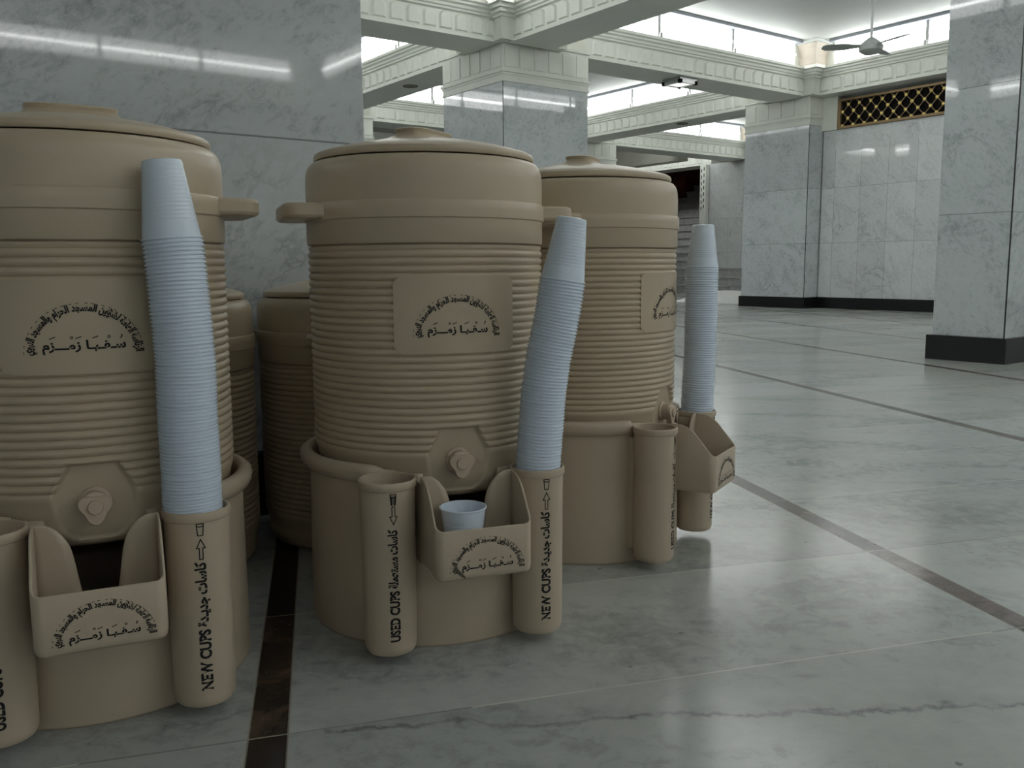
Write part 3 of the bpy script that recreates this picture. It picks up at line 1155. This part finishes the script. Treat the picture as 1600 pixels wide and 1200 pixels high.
# ------------------------------------------------------------------ the stand
def make_stand():
    e = empty('cooler_stand')
    Rw = .2085
    m = MB()
    zc = [0, .004] + [.004 + .141 * k / 8 for k in range(1, 9)] + [.15 + .132 * k / 10 for k in range(0, 11)]
    cut = math.radians(17)
    th = [-cut + 2 * cut * k / 12 for k in range(12)] + [cut + (2 * PI - 2 * cut) * k / 120 for k in range(121)]
    th[-1] = 2 * PI - cut
    n = len(th) - 1
    for zz in zc:
        rr = Rw + .0015 * (1 - zz / .285)
        for k in range(n):
            m.v.append((rr * math.sin(th[k]), -rr * math.cos(th[k]), zz))
    for i in range(len(zc) - 1):
        for k in range(n):
            if zc[i] >= .149 and k < 12:
                continue
            a, b = i * n + k, i * n + (k + 1) % n
            m.f.append((a, b, b + n, a + n))
    wl = m.build('drum', M_STAND, e, smooth=40, solid=.004)
    # rolled rim, open towards the tray
    m = MB()
    c0 = math.radians(29)
    nr = 110
    prof = [(.2045, .270), (.2045, .288), (.207, .2935), (.213, .2955), (.220, .2945), (.2252, .290), (.2265, .284), (.225, .276), (.222, .270), (.2175, .266), (.2125, .265)]
    for k in range(nr + 1):
        t = c0 + (2 * PI - 2 * c0) * k / nr
        ta = min(t, 2 * PI - t)
        kk = max(0.0, min(1.0, (math.degrees(ta) - 34) / 4.5))
        kk = .12 + .88 * kk * kk * (3 - 2 * kk)
        for r, zz in prof:
            rr = .2045 + (r - .2045) * kk
            zz = zz if kk > .99 else .270 + (zz - .270) * (.6 + .4 * kk)
            m.v.append((rr * math.sin(t), -rr * math.cos(t), zz))
    q = len(prof)
    for k in range(nr):
        for i in range(q):
            a, b = k * q + i, k * q + (i + 1) % q
            m.f.append((a, a + q, b + q, b))
    m.f.append(tuple(range(q)))
    m.f.append(tuple(reversed(range(nr * q, nr * q + q))))
    m.build('rim', M_STAND, e, smooth=50)
    # inner ledge the cooler sits on
    m = MB()
    for k in range(61):
        t = math.radians(30) + (2 * PI - math.radians(60)) * k / 60
        for r, zz in ((.135, .229), (.206, .229), (.206, .2345), (.135, .2345)):
            m.v.append((r * math.sin(t), -r * math.cos(t), zz))
    for k in range(60):
        for i in range(4):
            a, b = k * 4 + i, k * 4 + (i + 1) % 4
            m.f.append((a, b, b + 4, a + 4))
    m.f += [(3, 2, 1, 0), (240, 241, 242, 243)]
    m.build('ledge', M_STAND, e, smooth=0)
    # tubes
    for s, nm, kind in ((-1, 'used_cup_tube', 'used'), (1, 'new_cup_tube', 'new')):
        m = MB()
        prof = [(.0, .015), (.030, .0150), (.036, .0165), (.0392, .021), (.0402, .028), (.0418, .272), (.0432, .2725), (.0442, .274), (.0444, .2815), (.0436, .2845), (.0420, .2855), (.0402, .2845),
                (.0396, .281), (.0394, .10), (.0376, .03), (.0, .025)]
        m.lathe(prof, 64, cap0=False, cap1=False)
        t = m.build(nm, M_STAND, e, smooth=40, loc=(s * .1215, -.2205, 0))
        v, f = tube_text(kind)
        v3 = []
        for x, y in v:
            r = .0402 + .0016 * (y - .028) / .244 + .0004
            v3.append((r * math.sin(x / r), -r * math.cos(x / r), y))
        link('lettering', flat_mesh('lettering', v3, f), t)
        # web that joins the tube to the drum
        MB().box(s * .1215 - .006, s * .1215 + .006, -.186, -.160, .03, .26).build('web', M_STAND, e, smooth=0)
        if kind == 'new':
            MB().lathe([(.036, .236), (.036, .240)], 40).build('lift_plate', M_STAND, t, smooth=30)
    # tray: U-shaped wall with sloping side tops, floor, and back panel with a deep notch
    hw, yb, yf = .0742, -.236, -.3285
    fr = .013
    path = [(-hw, yb)] + [(-hw, yb + (yf + fr - yb) * k / 14) for k in range(1, 15)]
    path += [(-hw + fr - fr * math.cos(t), yf + fr - fr * math.sin(t)) for t in [PI / 2 * k / 6 for k in range(1, 7)]]
    path += [(-hw + fr + (2 * hw - 2 * fr) * k / 8, yf) for k in range(1, 9)]
    path += [(hw - fr + fr * math.sin(t), yf + fr - fr * math.cos(t)) for t in [PI / 2 * k / 6 for k in range(1, 7)]]
    path += [(hw, yf + fr + (yb - yf - fr) * k / 14) for k in range(1, 15)]
    pz = [(-.236, .286), (-.258, .2845), (-.271, .280), (-.285, .270), (-.299, .254), (-.312, .2385), (-.321, .229), (-.3285, .2245)]

    def top(y):
        for (y0, z0), (y1, z1) in zip(pz[:-1], pz[1:]):
            if y <= y0 and y >= y1:
                return z0 + (z1 - z0) * (y0 - y) / (y0 - y1)
        return pz[0][1] if y > pz[0][0] else pz[-1][1]
    tk = .0034
    P = path
    nrm = []
    for i in range(len(P)):
        a, b = P[max(0, i - 1)], P[min(len(P) - 1, i + 1)]
        dx, dy = b[0] - a[0], b[1] - a[1]
        l = math.hypot(dx, dy)
        nrm.append((dy / l, -dx / l))
    m = MB()
    zb_ = .148
    rows = 13
    for i, (x, y) in enumerate(P):
        nx, ny = nrm[i]                      # points inward or outward, fixed below
        if nx * x + ny * (y + .27) < 0:
            nx, ny = -nx, -ny
        tz_ = top(y)
        sec = [(-.010, zb_), (-.004, zb_ + .0015), (-.0012, zb_ + .005), (0, zb_ + .011), (0, tz_ - .0014), (-.0006, tz_ - .0003), (-.0014, tz_), (-tk + .0014, tz_), (-tk + .0006, tz_ - .0003), (-tk, tz_ - .0014), (-tk, zb_ + .010), (-.010, zb_ + .005)]
        for d, zz in sec:
            m.v.append((x + nx * d, y + ny * d, zz))
    q = 12
    for i in range(len(P) - 1):
        for k in range(q):
            a, b = i * q + k, i * q + (k + 1) % q
            m.f.append((a, a + q, b + q, b))
    m.f.append(tuple(range(q)))
    m.f.append(tuple(reversed(range((len(P) - 1) * q, len(P) * q))))
    tr = m.build('tray', M_STAND, e, smooth=50)
    MB().box(-hw + .008, hw - .008, yf + .008, -.2065, zb_, zb_ + .005).build('tray_floor', M_STAND, tr, smooth=0)
    # back wings
    ed = [(.150, .014), (.170, .0175), (.190, .0205), (.210, .0238), (.230, .0268), (.245, .0292), (.256, .0322), (.264, .0362), (.271, .0405), (.277, .0455), (.282, .0515), (.2852, .058), (.2862, .064)]
    for s in (-1, 1):
        m = MB()
        for zz, x in ed:
            for k in range(5):
                xx = x + (hw - .001 - x) * k / 4
                yy = yb - .001 + (.006 * (1 - k / 4.0) if False else 0)
                m.v.append((s * xx, yy, zz))
        for i in range(len(ed) - 1):
            for k in range(4):
                a = i * 5 + k
                m.f.append((a, a + 1, a + 6, a + 5) if s > 0 else (a + 5, a + 6, a + 1, a))
        m.build('tray_wing', M_STAND, tr, smooth=40, solid=.004)
        # side web from the wing back to the drum
        MB().box(s * (hw - .004) if s > 0 else -hw, hw if s > 0 else -(hw - .004), yb, -.20, zb_, .275).build('side_web', M_STAND, tr, smooth=0)
    v, f = emblem(.80)
    link('lettering', flat_mesh('lettering', [(x + .003, yf - .0005, .1595 + y * .98) for x, y in v], f), tr)
    return e


COOLERS = [((-.6285, 1.3121), .4333), ((-.1482, 1.5653), .336), ((.1559, 1.955), 1.0362)]
LC = ['beige ribbed water cooler on a stand, leftmost, cut off by the picture edge',
      'beige ribbed water cooler on a stand, the middle one, emblem panel fully visible',
      'beige ribbed water cooler on a stand, the right and farthest one, turned sideways']
LS = ['beige cylindrical cooler stand with empty cup tray under the leftmost cooler',
      'beige cylindrical cooler stand under the middle cooler, one white cup in its tray',
      'beige cylindrical cooler stand seen from the side under the farthest cooler']
cool0 = make_cooler()
stand0 = make_stand()
LIDROT = [.12, .75, .2]
coolers, stands = [], []
for i, ((x, y), f) in enumerate(COOLERS):
    c = cool0 if i == 0 else copy_tree(cool0)
    s = stand0 if i == 0 else copy_tree(stand0)
    coolers.append(c)
    stands.append(s)
for i, ((x, y), f) in enumerate(COOLERS):
    c, s = coolers[i], stands[i]
    c.location = (x, y, ZB)
    c.rotation_euler = (0, 0, f)
    s.location = (x, y, 0)
    s.rotation_euler = (0, 0, f)
    tag(c, LC[i], 'water cooler', 'ribbed water coolers')
    tag(s, LS[i], 'stand', 'cooler stands')
    for k in kids(c):
        if k.name.startswith('lid'):
            k.rotation_euler = (0, 0, LIDROT[i])
for (x, y), f, lb in (((-.366, 2.012), 1.75, 'beige ribbed water cooler standing on the floor behind and left of the middle cooler'),
                      ((-.73, 1.787), 1.2 + PI, 'beige ribbed water cooler on the floor behind the leftmost cooler, only a sliver visible')):
    c = copy_tree(cool0)
    c.location = (x, y, 0)
    c.rotation_euler = (0, 0, f)
    tag(c, lb, 'water cooler', 'ribbed water coolers')

# brown scrape at the lower left of the emblem on the middle tray
for k in kids(stands[1]):
    if k.name.startswith('tray') and not k.name.startswith('tray_'):
        pts = [(-.048, .171), (-.044, .170), (-.040, .165), (-.033, .157), (-.030, .1525), (-.033, .1525), (-.038, .156), (-.046, .163), (-.050, .168)]
        o = link('scuff_mark', flat_mesh('scuff_mark', [(x, -.3292, z) for x, z in pts], [tuple(range(len(pts)))]), k)
        o.data.materials.clear()
        o.data.materials.append(M_SCUFF)
        o['label'] = 'brown scrape mark'


# ------------------------------------------------------------------ cups
def cup_mesh():
    """cup upside down: rim at z=0, closed end up"""
    H, r0, r1 = .095, .0346, .0232
    def R(z):
        return r0 + (r1 - r0) * z / H
    out = [(.0352, 0), (.0360, .0004), (.0363, .0013), (.0360, .0023), (.0352, .0028), (R(.003), .0031), (R(.006), .006), (R(.020), .020)]
    for k in range(1, 57):
        z = .020 + .068 * k / 56
        out.append((R(z) - .00018 * (1 - math.cos(2 * PI * k / 4.0)), z))
    out += [(R(.091), .091), (R(.094) - .0006, .0942), (r1 - .0025, H), (.0, H)]
    inn = [(.0, H - .0009), (r1 - .003, H - .0009), (R(.090) - .0005, .0905), (R(.02) - .0005, .02), (R(0) - .0004, .0), (.0352, 0)]
    m = MB()
    m.lathe(out + inn, 56, cap0=False, cap1=False)
    return m.mesh('plastic_cup', M_CUP, smooth=40)


CUP = cup_mesh()


def px_ray(x, y):
    return FW + RT * ((x - 800) / FPX) + UP * ((600 - y) / FPX)


def on_Y(x, y, Y):
    d = px_ray(x, y)
    return CAM + d * (Y / d.y)


def stack(i, path, pitch_at, sr, sz, lab_top, lab_rest, group):
    (x, y), f = COOLERS[i]
    ex, ey = Vector((math.cos(f), math.sin(f), 0)), Vector((-math.sin(f), math.cos(f), 0))
    tube = Vector((x, y, 0)) + ex * .1215 + ey * -.2205
    # the measured line of the leaning pile, taken at the tube's own distance
    pts = [on_Y(px, py, tube.y) for px, py in path]
    pts.append(Vector((tube.x, tube.y, .241)))
    # arc length walk from the top down
    seg = [0]
    for a, b in zip(pts[:-1], pts[1:]):
        seg.append(seg[-1] + (b - a).length)
    def at(s):
        for k in range(len(seg) - 1):
            if s <= seg[k + 1]:
                t = (s - seg[k]) / (seg[k + 1] - seg[k])
                return pts[k].lerp(pts[k + 1], t)
        return pts[-1]
    s = 0.0
    tot = seg[-1]
    rnd = random.Random(i)
    n = 0
    while s <= tot + 1e-6:
        p = at(s)
        d = (at(max(0, s - .02)) - at(min(tot, s + .03))).normalized() if s > .0 else (at(0) - at(.04)).normalized()
        o = link('plastic_cup', CUP)
        q = Vector((0, 0, 1)).rotation_difference(d)
        o.rotation_mode = 'XYZ'
        eul = q.to_euler()
        o.rotation_euler = (eul.x + rnd.uniform(-.006, .006), eul.y + rnd.uniform(-.006, .006), eul.z)
        o.location = p + Vector((rnd.uniform(-.0003, .0003), rnd.uniform(-.0003, .0003), 0))
        o.scale = (sr, sr, sz)
        tag(o, lab_top if n == 0 else lab_rest, 'cup', group)
        if n == 0:
            o['group'] = group
        n += 1
        s += pitch_at(s / tot)
    return n


n1 = stack(0, [(269, 375), (271.5, 390), (277.5, 440), (282.5, 490), (286, 520), (290.5, 570), (293, 645), (298, 720), (301.5, 795)],
           lambda t: .0054 - .0012 * t, 1.06, 1.06,
           'white plastic cup, upside down, topmost of the tall stack at the leftmost cooler',
           'white plastic cup nested upside down in the tall glossy stack at the leftmost cooler', 'cups stacked in the left dispenser tube')
n2 = stack(1, [(878.7, 439), (872.7, 480), (865, 520), (856.8, 558), (849.4, 613), (845, 668), (840.7, 723)],
           lambda t: .0052, 1.0, 1.03,
           'white plastic cup, upside down, topmost of the leaning stack at the middle cooler',
           'white plastic cup nested upside down in the curved leaning stack at the middle cooler', 'cups stacked in the middle dispenser tube')
n3 = stack(2, [(1097.0, 418), (1095.7, 469), (1093.9, 546), (1089, 637)],
           lambda t: .0051, .985, .965,
           'white plastic cup, upside down, topmost of the stack at the farthest cooler on the right',
           'white plastic cup nested upside down in the straight stack at the farthest cooler', 'cups stacked in the right dispenser tube')
# single cup standing in the middle tray
(x, y), f = COOLERS[1]
ex, ey = Vector((math.cos(f), math.sin(f), 0)), Vector((-math.sin(f), math.cos(f), 0))
o = link('plastic_cup', CUP)
p = Vector((x, y, 0)) + ex * -.020 + ey * -.2815
o.location = (p.x, p.y, .1532 + .095 * .99)
o.rotation_euler = (PI, 0, .3)
o.scale = (.985, .985, .99)
tag(o, 'single white plastic cup standing upright in the tray of the middle stand', 'cup')
print('cups', n1, n2, n3)
